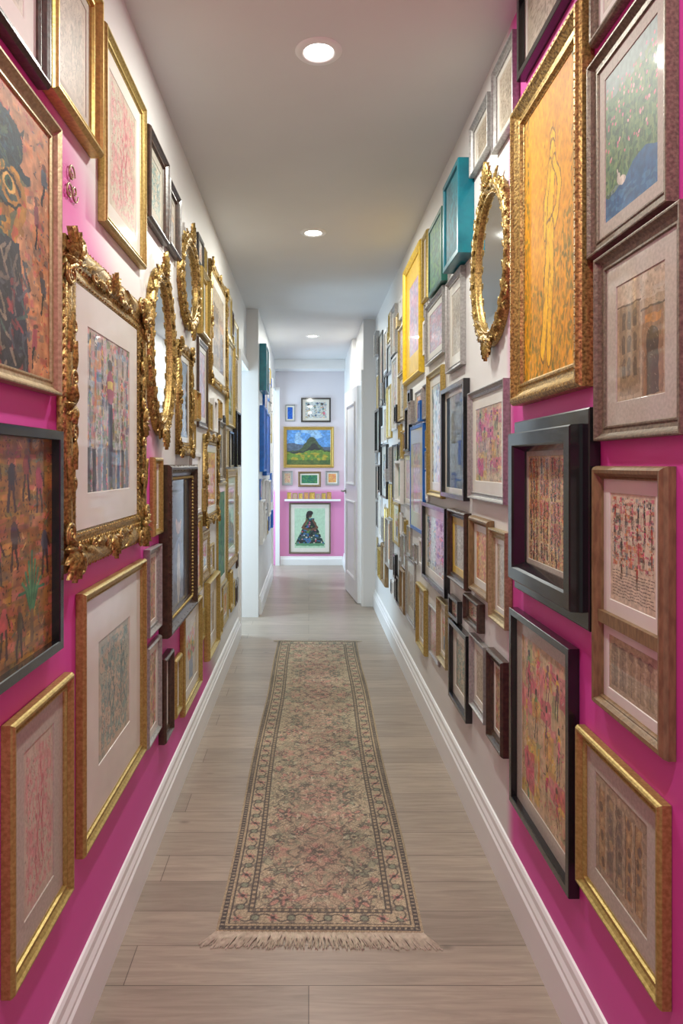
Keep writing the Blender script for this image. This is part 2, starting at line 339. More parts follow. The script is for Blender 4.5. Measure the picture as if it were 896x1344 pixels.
def art_face(c):
    c.rect(0,0,1,1,(.72,.52,.36)); pal=[(.76,.54,.34),(.82,.62,.42),(.70,.40,.33),(.76,.46,.25),(.58,.44,.30),(.72,.36,.35),(.42,.38,.34)]
    c.patches(600,pal,(.015,.06),(.01,.035),.6)
    c.ticks(600,[(.3,.17,.12),(.85,.75,.55),(.7,.25,.25),(.25,.32,.4)],.016,.003,.75)
    c.put((c.X>.44)&(c.X<.79)&(c.Y>.24)&(((c.X-.6)/.2)**2+((c.Y-.38)/.17)**2<1),(.66,.48,.16))
    for k in range(70):
        x=c.r.uniform(.44,.76); y=c.r.uniform(.24,.54); c.poly([(x,y),(x+c.r.uniform(-.06,.06),y+c.r.uniform(-.05,.05)),(x+c.r.uniform(-.05,.08),y+c.r.uniform(-.05,.05))],.010,c.r.choice([(.80,.60,.18),(.58,.40,.14),(.35,.40,.28),(.74,.34,.2),(.16,.28,.30)]),.8)
    c.put((((c.X-.60)/.17)**2+((c.Y-.18)/.10)**2<1)|((c.X>.46)&(c.X<.84)&(np.abs(c.Y-.25-.05*(c.X-.6))<.016)),(.08,.17,.22))
    for k in range(34):
        x=c.r.uniform(.46,.74); y=c.r.uniform(.1,.25); c.poly([(x,y),(x+c.r.uniform(-.06,.06),y+c.r.uniform(-.03,.03)),(x+c.r.uniform(-.07,.07),y+c.r.uniform(-.03,.03))],.006,c.r.choice([(.18,.33,.35),(.12,.25,.33),(.3,.4,.3),(.06,.08,.12)]),.75)
    c.ell(.66,.35,.05,.035,(.84,.70,.36)); c.ell(.665,.35,.03,.026,(.16,.32,.22)); c.ell(.67,.35,.013,.011,(.05,.04,.04)); c.poly([(.59,.34),(.64,.305),(.70,.31),(.74,.35)],.007,(.12,.08,.06)); c.poly([(.57,.4),(.62,.43),(.70,.42),(.75,.38)],.006,(.15,.1,.08))
    c.put((c.X>.50-.12*c.Y)&(c.X<.74+.14*(c.Y-.5))&(c.Y>.53),(.18,.19,.23))
    for k in range(90):
        x=c.r.uniform(.42,.82); y=c.r.uniform(.53,1); c.poly([(x,y),(x+c.r.uniform(-.05,.05),y+c.r.uniform(0,.07)),(x+c.r.uniform(-.05,.05),y+c.r.uniform(0,.1))],.007,c.r.choice([(.30,.33,.36),(.12,.14,.18),(.46,.42,.38),(.55,.24,.24),(.27,.39,.35),(.58,.54,.46)]),.8)
    for fx,fy,col in ((.88,.33,(.5,.2,.25)),(.92,.58,(.25,.25,.3)),(.86,.8,(.65,.3,.35)),(.95,.15,(.3,.35,.4))):
        c.ell(fx,fy,.018,.016,(.4,.25,.2)); c.rect(fx-.018,fy+.015,fx+.018,fy+.09,col); c.line(fx,fy+.09,fx-.01,fy+.16,.008,DRK)
    c.warp(.018,9); c.warp(.008,24); c.noise(.18)
def art_crowd(c):
    pal=[PINK,HOT,YEL,BLU,GRN,ORG,(.55,.66,.74),(.45,.28,.35),WHT]; c.rect(0,0,1,1,(.70,.64,.60)); A_figures(c,pal,8)
    for k in range(9): c.rect(k/9,.72,k/9+.07,1,c.r.choice([DRK,BLU,(.4,.4,.45),(.3,.3,.35)]),.7)
    c.ell(.5,.17,.05,.04,(.2,.15,.15)); c.ell(.5,.32,.09,.12,(.6,.2,.35)); c.rect(.45,.42,.55,.9,(.28,.26,.34)); c.rect(.43,.28,.57,.33,(.8,.7,.3)); c.warp(.01); c.noise(.12)
def mk_sketch(col,ink):
    def f(c):
        c.rect(0,0,1,1,(.78,.73,.65)); c.blotch(5,4,.5,(.74,.68,.60),.6)
        c.blotch(34,26,.56,col,.5,(.08,.06,.92,.94)); c.blotch(9,7,.6,col,.25)
        c.ticks(560,ink,.03,.003,.75,(.08,.06,.92,.94))
        for k in range(5):
            x=c.r.uniform(.2,.8); y=c.r.uniform(.15,.5); c.poly([(x,y),(x+.04,y+.12),(x-.03,y+.25),(x+.03,y+.4)],.012,ink[0],.55); c.ell(x,y,.03,.025,ink[0],.5)
        c.warp(.012); c.noise(.06)
    return f
def art_yellow(c):
    c.rect(0,0,1,1,(.90,.62,.0)); c.blotch(7,5,.5,(.84,.56,.0),.6)
    for k in range(1700):
        x,y=c.r.random(),c.r.random(); lo=y>.56+.10*math.sin(x*5) or x<.10 or x>.9
        L=c.r.uniform(.01,.03); a=c.r.uniform(0,math.pi)
        c.line(x,y,x+L*math.cos(a),y+L*math.sin(a),.008,c.r.choice([(.96,.70,.0),(.86,.58,.0),(.92,.66,.0),(.80,.55,.02)] if not lo else [(.86,.62,.02),(.48,.44,.05),(.36,.38,.07),(.72,.50,.02),(.46,.38,.06)]),.5)
    O=(.52,.36,.02); Yc=(.98,.74,.03)
    c.ell(.58,.20,.054,.048,O,.9); c.ell(.58,.20,.044,.039,Yc)
    body=[(.57,.25),(.55,.33),(.53,.42),(.52,.5)]
    for wd,col in ((.063,O),(.052,Yc)): c.poly(body,wd,col)
    for wd,col in ((.032,O),(.022,Yc)):
        c.poly([(.60,.28),(.70,.36),(.66,.46),(.58,.48)],wd,col); c.poly([(.53,.28),(.45,.38),(.42,.5)],wd,col)
    for wd,col in ((.048,O),(.037,Yc)):
        c.poly([(.50,.5),(.46,.64),(.44,.78),(.38,.92)],wd,col); c.poly([(.55,.5),(.56,.64),(.52,.78),(.50,.93)],wd,col)
    c.ticks(260,[(1,.80,.08),(.80,.56,.02),(.6,.44,.03)],.015,.006,.45,(.38,.15,.7,.95)); c.warp(.012,18); c.noise(.08,60,50)
def art_garden(c):
    c.rect(0,0,1,1,(.46,.56,.54)); c.rect(0,.18,1,.8,(.30,.47,.30)); c.blotch(30,20,.55,(.44,.55,.34),.8,(0,.12,1,.85)); c.blotch(40,30,.6,(.15,.30,.21),.8,(0,.2,1,.85))
    for i in range(160):
        x,y=c.r.random(),c.r.uniform(.1,.75); c.line(x,y,x+c.r.uniform(-.03,.03),y+c.r.uniform(.04,.14),.0035,c.r.choice([(.22,.40,.2),(.42,.54,.32),(.5,.6,.36)]))
    for i in range(90):
        x,y=c.r.random(),c.r.uniform(.08,.62); c.ell(x,y,.014,.011,c.r.choice((PINK,(.80,.42,.56),(.88,.66,.68))))
    c.put(c.Y>.78+.06*np.sin(c.X*5+1),(.14,.36,.55)); c.blotch(50,12,.6,(.28,.5,.65),.6,(0,.85,1,1)); c.ell(.28,.76,.03,.04,WHT); c.ell(.34,.79,.07,.03,WHT); c.line(.25,.70,.28,.77,.010,WHT); c.warp(.012); c.noise(.12)
def art_building(c):
    c.rect(0,0,1,1,(.66,.57,.45)); c.rect(0,0,1,.22,(.72,.65,.55)); c.rect(.06,.2,.5,.95,(.57,.48,.36)); c.rect(.55,.3,.95,.98,(.56,.42,.29)); 
    for i in range(3):
        for j in range(3): c.rect(.12+i*.12,.28+j*.2,.19+i*.12,.4+j*.2,(.38,.31,.24)); c.ell(.155+i*.12,.28+j*.2,.035,.03,(.38,.31,.24))
    c.rect(.64,.55,.86,.98,(.30,.22,.16)); c.ell(.75,.55,.11,.1,(.30,.22,.16)); c.rect(.6,.36,.9,.42,(.72,.50,.24)); c.line(.02,.2,.52,.2,.008,BRN); c.line(.53,.3,.97,.3,.008,BRN)
    c.ticks(460,[(.34,.26,.2),(.75,.68,.56),(.5,.4,.3)],.028,.0025,.65); c.warp(.012); c.noise(.12)
def art_columns(c):
    c.rect(0,0,1,1,(.64,.57,.46)); c.blotch(6,5,.5,(.58,.51,.42),.7)
    for k in range(5):
        x=.08+k*.175; c.rect(x,.12,x+.13,.9,c.r.choice([(.54,.44,.31),(.48,.42,.34),(.62,.48,.3),(.46,.38,.33)]),.8)
        for j in range(6): c.ell(x+.065+c.r.uniform(-.02,.02),.18+j*.13,.035,.05,c.r.choice([(.34,.26,.2),(.70,.6,.42),(.4,.34,.32)]),.8)
        c.line(x,.12,x,.9,.005,(.3,.24,.18)); c.line(x+.13,.12,x+.13,.9,.004,(.76,.7,.58))
    c.ticks(460,[(.3,.24,.19),(.76,.7,.58),(.6,.42,.28)],.028,.0025,.65); c.warp(.014); c.noise(.14)
def art_upper(c):
    c.rect(0,0,1,1,(.82,.76,.66)); A_figures(c,[HOT,RED,DRK,ORG,PINK,(.84,.78,.66),(.4,.5,.55)],7,True,(.05,.04,.95,.66),(.2,.4))
    for r_ in range(9):
        y=.71+r_*.028; x=.06
        while x<.9: L=c.r.uniform(.02,.08); c.line(x,y,x+L,y,.004,(.35,.3,.28),.8); x+=L+.02
    c.warp(.008); c.noise(.1)
def art_lower(c):
    c.rect(0,0,1,1,(.70,.63,.51))
    for k in range(5): c.rect(.06+k*.18,.14,.2+k*.18,.9,c.r.choice([(.62,.55,.42),(.56,.5,.4),(.66,.58,.44)])); c.ell(.13+k*.18,.2,.05,.08,(.5,.43,.34)); c.line(.13+k*.18,.24,.13+k*.18,.88,.006,(.45,.38,.3))
    c.ticks(300,[(.5,.42,.33),(.8,.75,.64)],.04,.003,.6); c.warp(.012); c.noise(.1)
def art_pages(c):
    c.rect(0,0,1,1,(.80,.70,.50))
    for i in range(4):
        for j in range(5):
            x0,y0=.03+i*.24,.02+j*.195; bg=c.r.choice([(.84,.74,.52),(.80,.62,.45),(.86,.80,.64),(.78,.56,.46)]); c.rect(x0,y0,x0+.21,y0+.17,bg)
            A_figures(c,[RED,HOT,DRK,ORG,(.3,.35,.4),YEL],3,False,(x0,y0,x0+.21,y0+.17),(.45,.9)); 
    c.ticks(260,[DRK,RED,WHT],.02,.0025,.6); c.warp(.01); c.noise(.14)
def art_blocks(c):
    c.rect(0,0,1,1,(.78,.67,.52))
    c.patches(60,[PINK,HOT,YEL,(.85,.62,.5),(.55,.62,.42),(.84,.76,.6)],(.08,.24),(.05,.16),.6)
    A_figures(c,[HOT,PINK,YEL,GRN,ORG,(.5,.3,.35)],4,False,(.03,.02,.97,.98),(.22,.36))
    c.ticks(300,[HOT,YEL,GRN,WHT,BRN],.03,.004,.6); c.warp(.016); c.noise(.14)
def mk_fig(pal,bg=(.8,.74,.62),n=4):
    def f(c): c.rect(0,0,1,1,bg); A_figures(c,pal,n); c.warp(.012); c.noise(.14)
    return f
def art_landscape(c):
    c.rect(0,0,1,.55,(.34,.56,.80)); c.blotch(6,8,.6,(.62,.74,.84),.7,(0,0,1,.4))
    c.put(c.Y>.50-.12*np.exp(-((c.X-.12)/.25)**2),(.30,.36,.44))
    c.put(c.Y>.6-.42*np.exp(-((c.X-.56)/.2)**2),(.24,.30,.20)); c.put(c.Y>.62-.25*np.exp(-((c.X-.62)/.13)**2),(.14,.15,.16)); 
    c.put(c.Y>.62+.05*np.sin(c.X*7),(.38,.50,.18)); c.blotch(12,14,.55,(.68,.58,.16),.8,(0,.66,1,1)); c.rect(0,.86,1,1,(.18,.30,.16),.7); c.warp(.02); c.noise(.15)
def art_dress(c):
    c.rect(0,0,1,1,(.70,.82,.72)); c.ell(.5,.17,.07,.065,(.4,.28,.22)); c.ell(.5,.12,.10,.065,DRK); c.ell(.42,.22,.05,.12,DRK)
    m=(np.abs(c.X-.5)<.14+.62*np.clip(c.Y-.34,0,1))&(c.Y>.25)&(c.Y<.9); c.put(m,(.14,.28,.28))
    for col,th in ((HOT,.70),(GRN,.64),((.2,.4,.6),.64),((.08,.15,.16),.58),(WHT,.8)):
        n=vn(c.h,c.w,22,16,c.rs)>th; c.put(m&n,col,.95)
    c.poly([(.40,.3),(.26,.48),(.45,.54)],.03,(.4,.28,.22)); c.poly([(.60,.3),(.74,.48),(.55,.54)],.03,(.4,.28,.22)); c.rect(.05,.88,.95,.94,(.34,.56,.42)); c.warp(.008); c.noise(.04)
def mk_plain(c1,c2,c3):
    def f(c): c.rect(0,0,1,1,c1); c.blotch(8,6,.5,c2,.8); c.blotch(20,16,.6,c3,.7); c.warp(.02); c.noise(.15)
    return f
def art_portrait(c):
    c.rect(0,0,1,1,(.12,.13,.18)); c.blotch(6,5,.55,(.2,.2,.28),.7); c.ell(.5,.32,.12,.12,(.68,.52,.42)); c.ell(.5,.24,.15,.1,(.08,.06,.06)); c.ell(.5,.8,.32,.33,(.32,.36,.46)); c.ell(.5,.74,.07,.22,(.7,.68,.66)); c.warp(.02); c.noise(.14)
def art_flowers(c):
    c.rect(0,0,1,1,(.78,.74,.66)); c.rect(.38,.6,.62,.9,(.35,.47,.6))
    for i in range(22):
        x,y=c.r.uniform(.2,.8),c.r.uniform(.12,.55); c.line(x,y,.5,.62,.008,GRN); 
    for i in range(26):
        x,y=c.r.uniform(.2,.8),c.r.uniform(.1,.55); c.ell(x,y,.055,.045,c.r.choice((PINK,HOT,YEL,WHT,ORG)))
    c.warp(.015); c.noise(.08)
def finish_art(c,name,mt):
    h,w=c.h,c.w; lin=np.clip(c.c,0,1); lin=np.where(lin<=.04045,lin/12.92,((lin+.055)/1.055)**2.4)
    xs=np.linspace(-.5,.5,w); ys=np.linspace(.5,-.5,h)
    V=np.zeros((h,w,3)); V[:,:,0]=xs[None,:]; V[:,:,1]=ys[:,None]
    idx=np.arange(h*w).reshape(h,w)
    q=np.stack([idx[1:,:-1],idx[1:,1:],idx[:-1,1:],idx[:-1,:-1]],-1).reshape(-1,4)
    me=bpy.data.meshes.new(name); me.vertices.add(h*w); me.vertices.foreach_set('co',V.reshape(-1))
    me.loops.add(q.size); me.loops.foreach_set('vertex_index',q.reshape(-1).astype(np.int32))
    me.polygons.add(len(q)); me.polygons.foreach_set('loop_start',np.arange(0,q.size,4,dtype=np.int32))
    me.update(calc_edges=True)
    ca=me.color_attributes.new('Col','FLOAT_COLOR','POINT'); d=np.ones((h*w,4)); d[:,:3]=lin.reshape(-1,3); ca.data.foreach_set('color',d.reshape(-1))
    me.materials.append(mt); me.validate(); return me
cache={}
ARTS={
 'collage':(art_collage,'collage painting'),'face':(art_face,'abstract face painting'),'crowd':(art_crowd,'crowd print'),
 'pinksketch':(mk_sketch((.85,.52,.55),[(.70,.32,.38),(.46,.42,.40),(.76,.46,.44)]),'pink sketch'),
 'tealsketch':(mk_sketch((.34,.56,.58),[(.16,.36,.41),(.26,.28,.34),(.50,.43,.40)]),'teal sketch'),
 'greysketch':(mk_sketch((.60,.55,.48),[(.42,.37,.32),(.5,.43,.36)]),'pencil sketch'),
 'yellow':(art_yellow,'yellow figure painting'),'garden':(art_garden,'garden pond painting'),'building':(art_building,'facade sketch'),'columns':(art_columns,'columns sketch'),
 'upper':(art_upper,'ink figures print'),'lower':(art_lower,'sepia arches print'),'pages':(art_pages,'yellowed panel print'),'blocks':(art_blocks,'pink and yellow print'),
 'pinkfig':(mk_fig([PINK,HOT,YEL,GRN,(.82,.62,.50),(.8,.7,.58)],(.82,.70,.58)),'pink figures print'),
 'bluefig':(mk_fig([BLU,TEA,PINK,YEL,WHT,DRK],(.75,.78,.78),3),'blue figures print'),
 'darkfig':(mk_fig([DRK,(.80,.50,.48),(.74,.60,.44),HOT,BRN,(.83,.75,.62),(.83,.75,.62)],(.80,.73,.60),6),'dark ink figures'),
 'landscape':(art_landscape,'landscape painting'),'dress':(art_dress,'painting of person in dress'),
 'teal':(mk_plain((.03,.36,.42),(.05,.42,.47),(.02,.30,.36)),'teal abstract'),
 'darkblue':(mk_plain((.08,.14,.24),(.12,.24,.34),(.25,.32,.38)),'dark blue abstract'),
 'orange':(mk_plain((.82,.58,.32),(.85,.48,.38),(.9,.76,.42)),'orange abstract'),
 'lilac':(mk_plain((.75,.68,.73),(.80,.60,.68),(.62,.62,.74)),'lilac abstract'),
 'pale':(mk_plain((.80,.78,.76),(.78,.76,.75),(.72,.72,.73)),'pale abstract'),
 'yellowcard':(mk_plain((.85,.68,.25),(.80,.58,.2),(.88,.78,.45)),'yellow card'),
 'blue':(mk_plain((.03,.33,.72),(.06,.42,.82),(.02,.25,.58)),'bright blue abstract'),
 'green':(mk_plain((.22,.48,.36),(.32,.53,.30),(.10,.34,.30)),'green abstract'),
 'portrait':(art_portrait,'dark portrait'),'flowers':(art_flowers,'flower print'),
}
def hash_(s): return sum(ord(ch)*(i+3) for i,ch in enumerate(s))%9973
def get_art(kind,hi,var=0):
    k=(kind,hi,var)
    if k not in cache:
        h,w={2:(360,270),1:(130,100),0:(56,42)}[hi]
        c=Canvas(h,w,(1,1,1),seed=hash_(kind)+var*17); ARTS[kind][0](c); cache[k]=finish_art(c,'artwork_'+kind,M['canvas'] if kind in('yellow','teal','blue','green','face') else M['art'])
    return cache[k]

# ------------------------------------------------------------------ frames
STY={ # profile, material, moulding width, depth, words
 'gold':('classic','gold',.030,.023,'gold'),'goldthin':('round','gold',.02,.02,'thin gold'),'goldwide':('classic','brightgold',.042,.034,'wide gilded'),
 'carved':('carved','carvedgold',.062,.038,'carved gilded'),'carvedark':('carveddark','dwood',.06,.045,'beaded walnut'),
 'palegold':('scoop','palegold',.030,.024,'pale gold'),'yellow':('round','yellowgold',.035,.03,'yellow'),
 'bronze':('scoop','bronze',.030,.022,'aged bronze'),'bronzethin':('round','bronze',.022,.02,'thin bronze'),'black':('flat','black',.020,.025,'black'),'blackthin':('flat','black',.014,.02,'thin black'),
 'blackbox':('boxed','black',.085,.052,'deep black box'),'dwood':('classic','dwood',.032,.028,'dark walnut'),'wood':('round','wood',.026,.025,'brown wood'),
 'silver':('scoop','silver',.024,.022,'silver'),'silverthin':('round','silver',.014,.018,'thin silver'),'white':('flat','white',.018,.02,'white'),
 'teal':('flat','teal',.02,.06,'teal'),'blue':('flat','blue',.02,.04,'blue'),'green':('flat','greenpaint',.02,.035,'green'),
 'ornate':('ornate','carvedgold',.082,.042,'ornate gold'),'ornatesmall':('ornate','carvedgold',.052,.034,'ornate gold'),
 'oval':('oval','carvedgold',.064,.046,'ornate gilded oval'),
}
RECTS={'L':[],'R':[],'LF':[],'E':[],'RF':[]}
WALLMX={'L':lambda y,z:Matrix(((0,0,1,XL+.001),(1,0,0,y),(0,1,0,z),(0,0,0,1))),
 'LF':lambda y,z:Matrix(((0,0,1,XLF+.001),(1,0,0,y),(0,1,0,z),(0,0,0,1))),
 'R':lambda y,z:Matrix(((0,0,-1,XR-.001),(-1,0,0,y),(0,1,0,z),(0,0,0,1))),
 'RF':lambda y,z:Matrix(((0,0,-1,XRF-.001),(-1,0,0,y),(0,1,0,z),(0,0,0,1))),
 'E':lambda x,z:Matrix(((1,0,0,x),(0,0,-1,YE-.001),(0,1,0,z),(0,0,0,1)))}
def put_print(e,iw,ih,cy,f,zz,art,matk,hi,var,border=0):
    if f>.004:
        bm=bmesh.new(); lo=[]
        for u,z in ((0,zz),(f,zz),(f+.0015,zz-.002)):
            x,y=iw/2-u,ih/2-u; lo.append([bm.verts.new(p) for p in((-x,cy-y,z),(x,cy-y,z),(x,cy+y,z),(-x,cy+y,z))])
        for p,q in zip(lo,lo[1:]):
            for i in range(4): bm.faces.new((p[i],p[(i+1)%4],q[(i+1)%4],q[i]))
        mesh_obj('mat',bm,M[matk],e)
    o=bpy.data.objects.new('artwork',get_art(art,hi,var)); COL.objects.link(o); o.parent=e
    o.location=(0,cy,zz-.0018 if f>.004 else zz); o.scale=(iw-2*f,ih-2*f,1)
def make_frame(side,r,style,art,matk='mat',mfrac=.14,label=None,hi=0,var=0,dd=None):
    a0,a1,z0,z1=r; w=a1-a0; h=z1-z0
    prof,mk,mw,d,words=STY[style]
    mw=min(mw,.2*min(w,h)); 
    if dd and prof not in('ornate','oval'): d=dd
    mirror=(art=='mirror')
    e=bpy.data.objects.new('mirror' if mirror else 'framed_picture',None); COL.objects.link(e); e.empty_display_size=.05
    e.matrix_world=WALLMX[side]((a0+a1)/2,(z0+z1)/2)
    bm=bmesh.new()
    if prof=='ornate': ornate_rect(bm,w,h,mw,d,rng); w-=mw*.45; h-=mw*.45
    elif prof=='carved': carved_rect(bm,w,h,mw,d,rng)
    elif prof=='carveddark': carved_dark(bm,w,h,mw,d,rng)
    elif prof=='oval': mw=min(STY[style][2],.17*w); a,b_=ornate_oval(bm,w,h,mw,d,rng)
    else: rect_frame(bm,w,h,mw,d,prof)
    if art=='stack': box(bm,-(w/2-mw*.9),(w/2-mw*.9),-h*.12-.012,-h*.12+.012,.001,d*.75)
    mesh_obj('frame',bm,M[mk],e,smooth=prof in('ornate','oval'))
    if style=='carvedark':
        bm=bmesh.new()
        for (sx,sy,ang,ln) in side_list(w-1.66*mw,h-1.66*mw,.002):
            R_=Matrix.Rotation(ang,3,'Z'); n=int(ln/.014)
            for i in range(n):
                c=Vector((sx,sy,d*.6))+R_@Vector(((i+.5)/n*ln-ln/2,0,0)); bmesh.ops.create_icosphere(bm,subdivisions=1,radius=.0062,matrix=T(c.x,c.y,c.z))
        o=mesh_obj('bead_trim',bm,M['gold'],e,True); o['label']='gold beaded inner edge'
    if prof=='oval':
        bm=bmesh.new(); N=48; a+=.002; b_+=.002
        bm.faces.new([bm.verts.new((a*math.cos(i*2*math.pi/N),b_*math.sin(i*2*math.pi/N),.010)) for i in range(N)])
        mesh_obj('mirror_glass',bm,M['mirror'],e)
    elif art=='stack':
        iw,ih=w-2*mw,h-2*mw; zz=.3*d; ys=-h*.12
        ht=ih/2-(ys+.012); hb=(ys-.012)+ih/2
        put_print(e,iw,ht,ih/2-ht/2,.026,zz,'upper','mat',2,0); put_print(e,iw,hb,-ih/2+hb/2,.020,zz,'lower','mat',2,0)
    else:
        iw,ih=w-2*mw,h-2*mw; zz=.3*d
        if style in('teal','blue','green'): zz=.86*d
        put_print(e,iw,ih,0,mfrac*min(iw,ih),zz,art,matk,hi,var)
    e['category']='mirror' if mirror else 'picture frame'
    if not label:
        size='small ' if w*h<.06 else ''
        wallw={'L':'hallway wall','R':'hallway wall','LF':'white corridor wall','E':'end wall','RF':'corridor wall'}[side]
        label=f"{size}{words} framed {ARTS[art][1]} on {wallw}"
    e['label']=label; e['group']='mirrors on the gallery walls' if mirror else 'framed pictures on the gallery walls'
    return e
def depth_of(side,x,d): 
    if side=='L': return (abs(XL)-d)*F/(VX-x)
    if side=='R': return (XR-d)*F/(x-VX)
def conv(side,xn,xf,yt,yb,ref,style):
    d=STY[style][3]
    Dn,Df=depth_of(side,xn,d),depth_of(side,xf,d); Dr={'n':Dn,'f':Df,'m':(Dn+Df)/2}[ref]
    return [Dn,Df,CH+(VY-yb)*Dr/F,CH+(VY-yt)*Dr/F]
S=[ # side,near,far,top,bottom,ref,style,art,mat,frac,hi,label
('L',-75,68,-140,118,'f','dwood','greysketch','mat',.16,1,'dark walnut framed pencil sketch high on wall'),
('L',75,137,2,208,'f','goldwide','greysketch','matgrey',.1,1,'wide gilded frame around a pale sketch'),
('L',140,193,27,290,'n','gold','pinksketch','mat',.12,2,'tall gold framed pink ink drawing'),
('L',198,223,162,284,'n','dwood','tealsketch','matgrey',.12,0,'small dark framed drawing beside tall gold frame'),
('L',224,241,232,320,'n','dwood','building','matgrey',.1,0,'small dark framed facade sketch'),
('L',-160,83,172,520,'f','palegold','face','mat',.0,2,'large aged gold framed abstract face painting'),
('L',94,202,288,768,'n','ornate','crowd','mat',.15,2,'large ornate carved gold frame with crowd print'),
('L',-150,84,566,850,'f','black','collage','mat',.0,2,'black framed warm figurative collage painting'),
('L',18,98,882,1168,'f','gold','pinksketch','matgrey',.2,2,'gold framed pink sketch with linen mat low on wall'),
('L',112,193,780,1128,'n','gold','tealsketch','mat',.22,2,'gold framed teal sketch with wide cream mat'),
('L',204,240,330,595,'m','oval','mirror','mat',0,1,'ornate gilded oval mirror with leafy crest'),
('L',242,270,290,450,'m','oval','mirror','mat',0,1,'small ornate gilded oval mirror'),
('L',240,258,440,600,'n','ornatesmall','portrait','mat',.1,0,'ornate gold framed small portrait'),
('L',281,302,335,505,'n','ornatesmall','building','mat',.1,0,'tall ornate gold framed sketch'),
('L',274,291,566,694,'n','ornatesmall','orange','mat',.1,0,'ornate gold framed orange abstract'),
('L',218,260,610,852,'n','carvedark','portrait','mat',.0,1,'carved dark walnut framed portrait with gold beading'),
('L',197,217,722,838,'n','silver','pinkfig','mat',.1,1,'silver framed pink figures print'),
('L',196,214,852,985,'n','silverthin','pinkfig','mat',.15,0,'silver framed figures print low on wall'),
('L',218,229,866,978,'n','dwood','pinkfig','mat',.1,0,'small dark wood framed print low on wall'),
('L',232,240,868,945,'n','goldthin','tealsketch','mat',.1,0,None),
('L',204,216,600,705,'n','goldthin','greysketch','mat',.16,0,None),
('L',243,266,805,942,'n','gold','flowers','mat',.12,0,None),
('R',742,678,-60,108,'f','black','greysketch','mat',.1,0,'black framed drawing close to the ceiling'),
('R',760,668,150,533,'f','carved','yellow','mat',.0,2,'large carved gilded frame with yellow figure painting'),
('R',850,770,-180,66,'f','bronzethin','greysketch','mat',.1,0,'bronze framed drawing close to the ceiling'),
('R',874,768,92,342,'f','bronze','garden','matgrey',.1,2,'bronze framed garden pond painting'),
('R',892,769,349,580,'f','bronze','building','matgrey',.16,2,'bronze framed building sketch with linen mat'),
('R',766,662,532,836,'n','blackbox','pages','matgrey',.04,2,'deep black box frame with yellowed panel print'),
('R',868,773,612,1000,'n','wood','stack','mat',.08,2,'brown wood frame holding two stacked prints'),
('R',746,668,852,1180,'n','black','blocks','matgrey',.1,2,'black framed pink and yellow figures print'),
('R',864,754,1058,1328,'n','gold','columns','matgrey',.14,2,'gold framed sepia columns sketch low on wall'),
('R',660,606,200,480,'m','oval','mirror','mat',0,1,'ornate gilded oval mirror with curling leaves'),
('R',660,613,496,663,'n','silver','blocks','mat',.12,2,'silver framed colourful figures print'),
('R',604,581,200,330,'n','teal','teal','mat',0,1,'deep teal boxed canvas high on wall'),
('R',672,644,38,172,'n','silver','greysketch','mat',.1,0,'silver framed drawing close to the ceiling'),
('R',639,614,120,192,'n','silver','greysketch','mat',.1,0,'silver framed drawing high on wall'),
('R',604,584,345,478,'n','silver','greysketch','mat',.16,1,'silver framed pale sketch beside oval mirror'),
('R',579,562,270,370,'n','green','green','mat',0,0,'small green boxed canvas high on wall'),
('R',559,552,300,390,'n','goldthin','pinksketch','mat',0.1,0,None),
('R',550,528,312,488,'n','yellow','lilac','matyellow',.2,0,'bright yellow frame with yellow mat'),
('R',608,578,496,658,'n','black','darkblue','mat',.05,1,'black framed dark blue painting'),
('R',583,553,668,786,'n','black','bluefig','mat',.12,1,'black framed blue figures print'),
('R',609,586,674,778,'n','dwood','greysketch','matyellow',.12,0,None),
('R',639,614,684,793,'n','wood','orange','mat',.12,0,None),
('R',662,640,700,828,'n','palegold','greysketch','mat',.12,0,None),
('R',611,588,832,950,'n','black','tealsketch','mat',.16,0,None),
('R',634,615,850,952,'n','silver','greysketch','mat',.14,0,None),
('R',657,637,870,996,'n','dwood','pinkfig','mat',.12,0,None),
('R',580,557,372,462,'n','silver','lilac','mat',.12,0,None),
('R',578,559,478,655,'n','gold','bluefig','mat',.12,0,None),
('R',600,588,790,822,'n','blackthin','darkfig','mat',.0,0,None),
('R',626,607,792,832,'n','dwood','darkfig','mat',.0,0,None),
('R',556,545,775,862,'n','gold','greysketch','mat',.1,0,None),
('R',584,572,795,880,'n','palegold','flowers','mat',.1,0,None),
]
items=[]
for s in S: items.append([s[0],conv(*s[:6],s[6])]+list(s[6:]))
G=.008
for it in range(8):
    for i in range(len(items)):
        for j in range(i+1,len(items)):
            A,B=items[i],items[j]
            if A[0]!=B[0]: continue
            a,b_=A[1],B[1]; oy=min(a[1],b_[1])-max(a[0],b_[0])+G; oz=min(a[3],b_[3])-max(a[2],b_[2])+G
            if oy>1e-4 and oz>1e-4:
                lo,hi_=(0,1) if oy<oz else (2,3); o=min(oy,oz)
                p,q=(a,b_) if a[lo]+a[hi_]<b_[lo]+b_[hi_] else (b_,a)
                p[hi_]-=o/2; q[lo]+=o/2
for it in items:
    side,r,style,art,matk,fr,hi,lab=it
    r[3]=min(r[3],CEIL-.012)
    if r[1]-r[0]<.05 or r[3]-r[2]<.05: print('TINY',lab,r); continue
    make_frame(side,r,style,art,matk,fr,lab,hi); RECTS[side].append(tuple(r))
def free(side,r,g=.008):
    for q in RECTS[side]:
        if min(r[1],q[1])-max(r[0],q[0])>-g and min(r[3],q[3])-max(r[2],q[2])>-g: return False
    return True
artL=['greysketch','pinksketch','orange','portrait','flowers','building','pinkfig','tealsketch','lilac','landscape','green','blocks','crowd','blue']
artR=['greysketch','tealsketch','bluefig','lilac','pale','darkfig','flowers','pinkfig','orange','pale','blue','lilac','pinksketch','columns','landscape','green','bluefig']
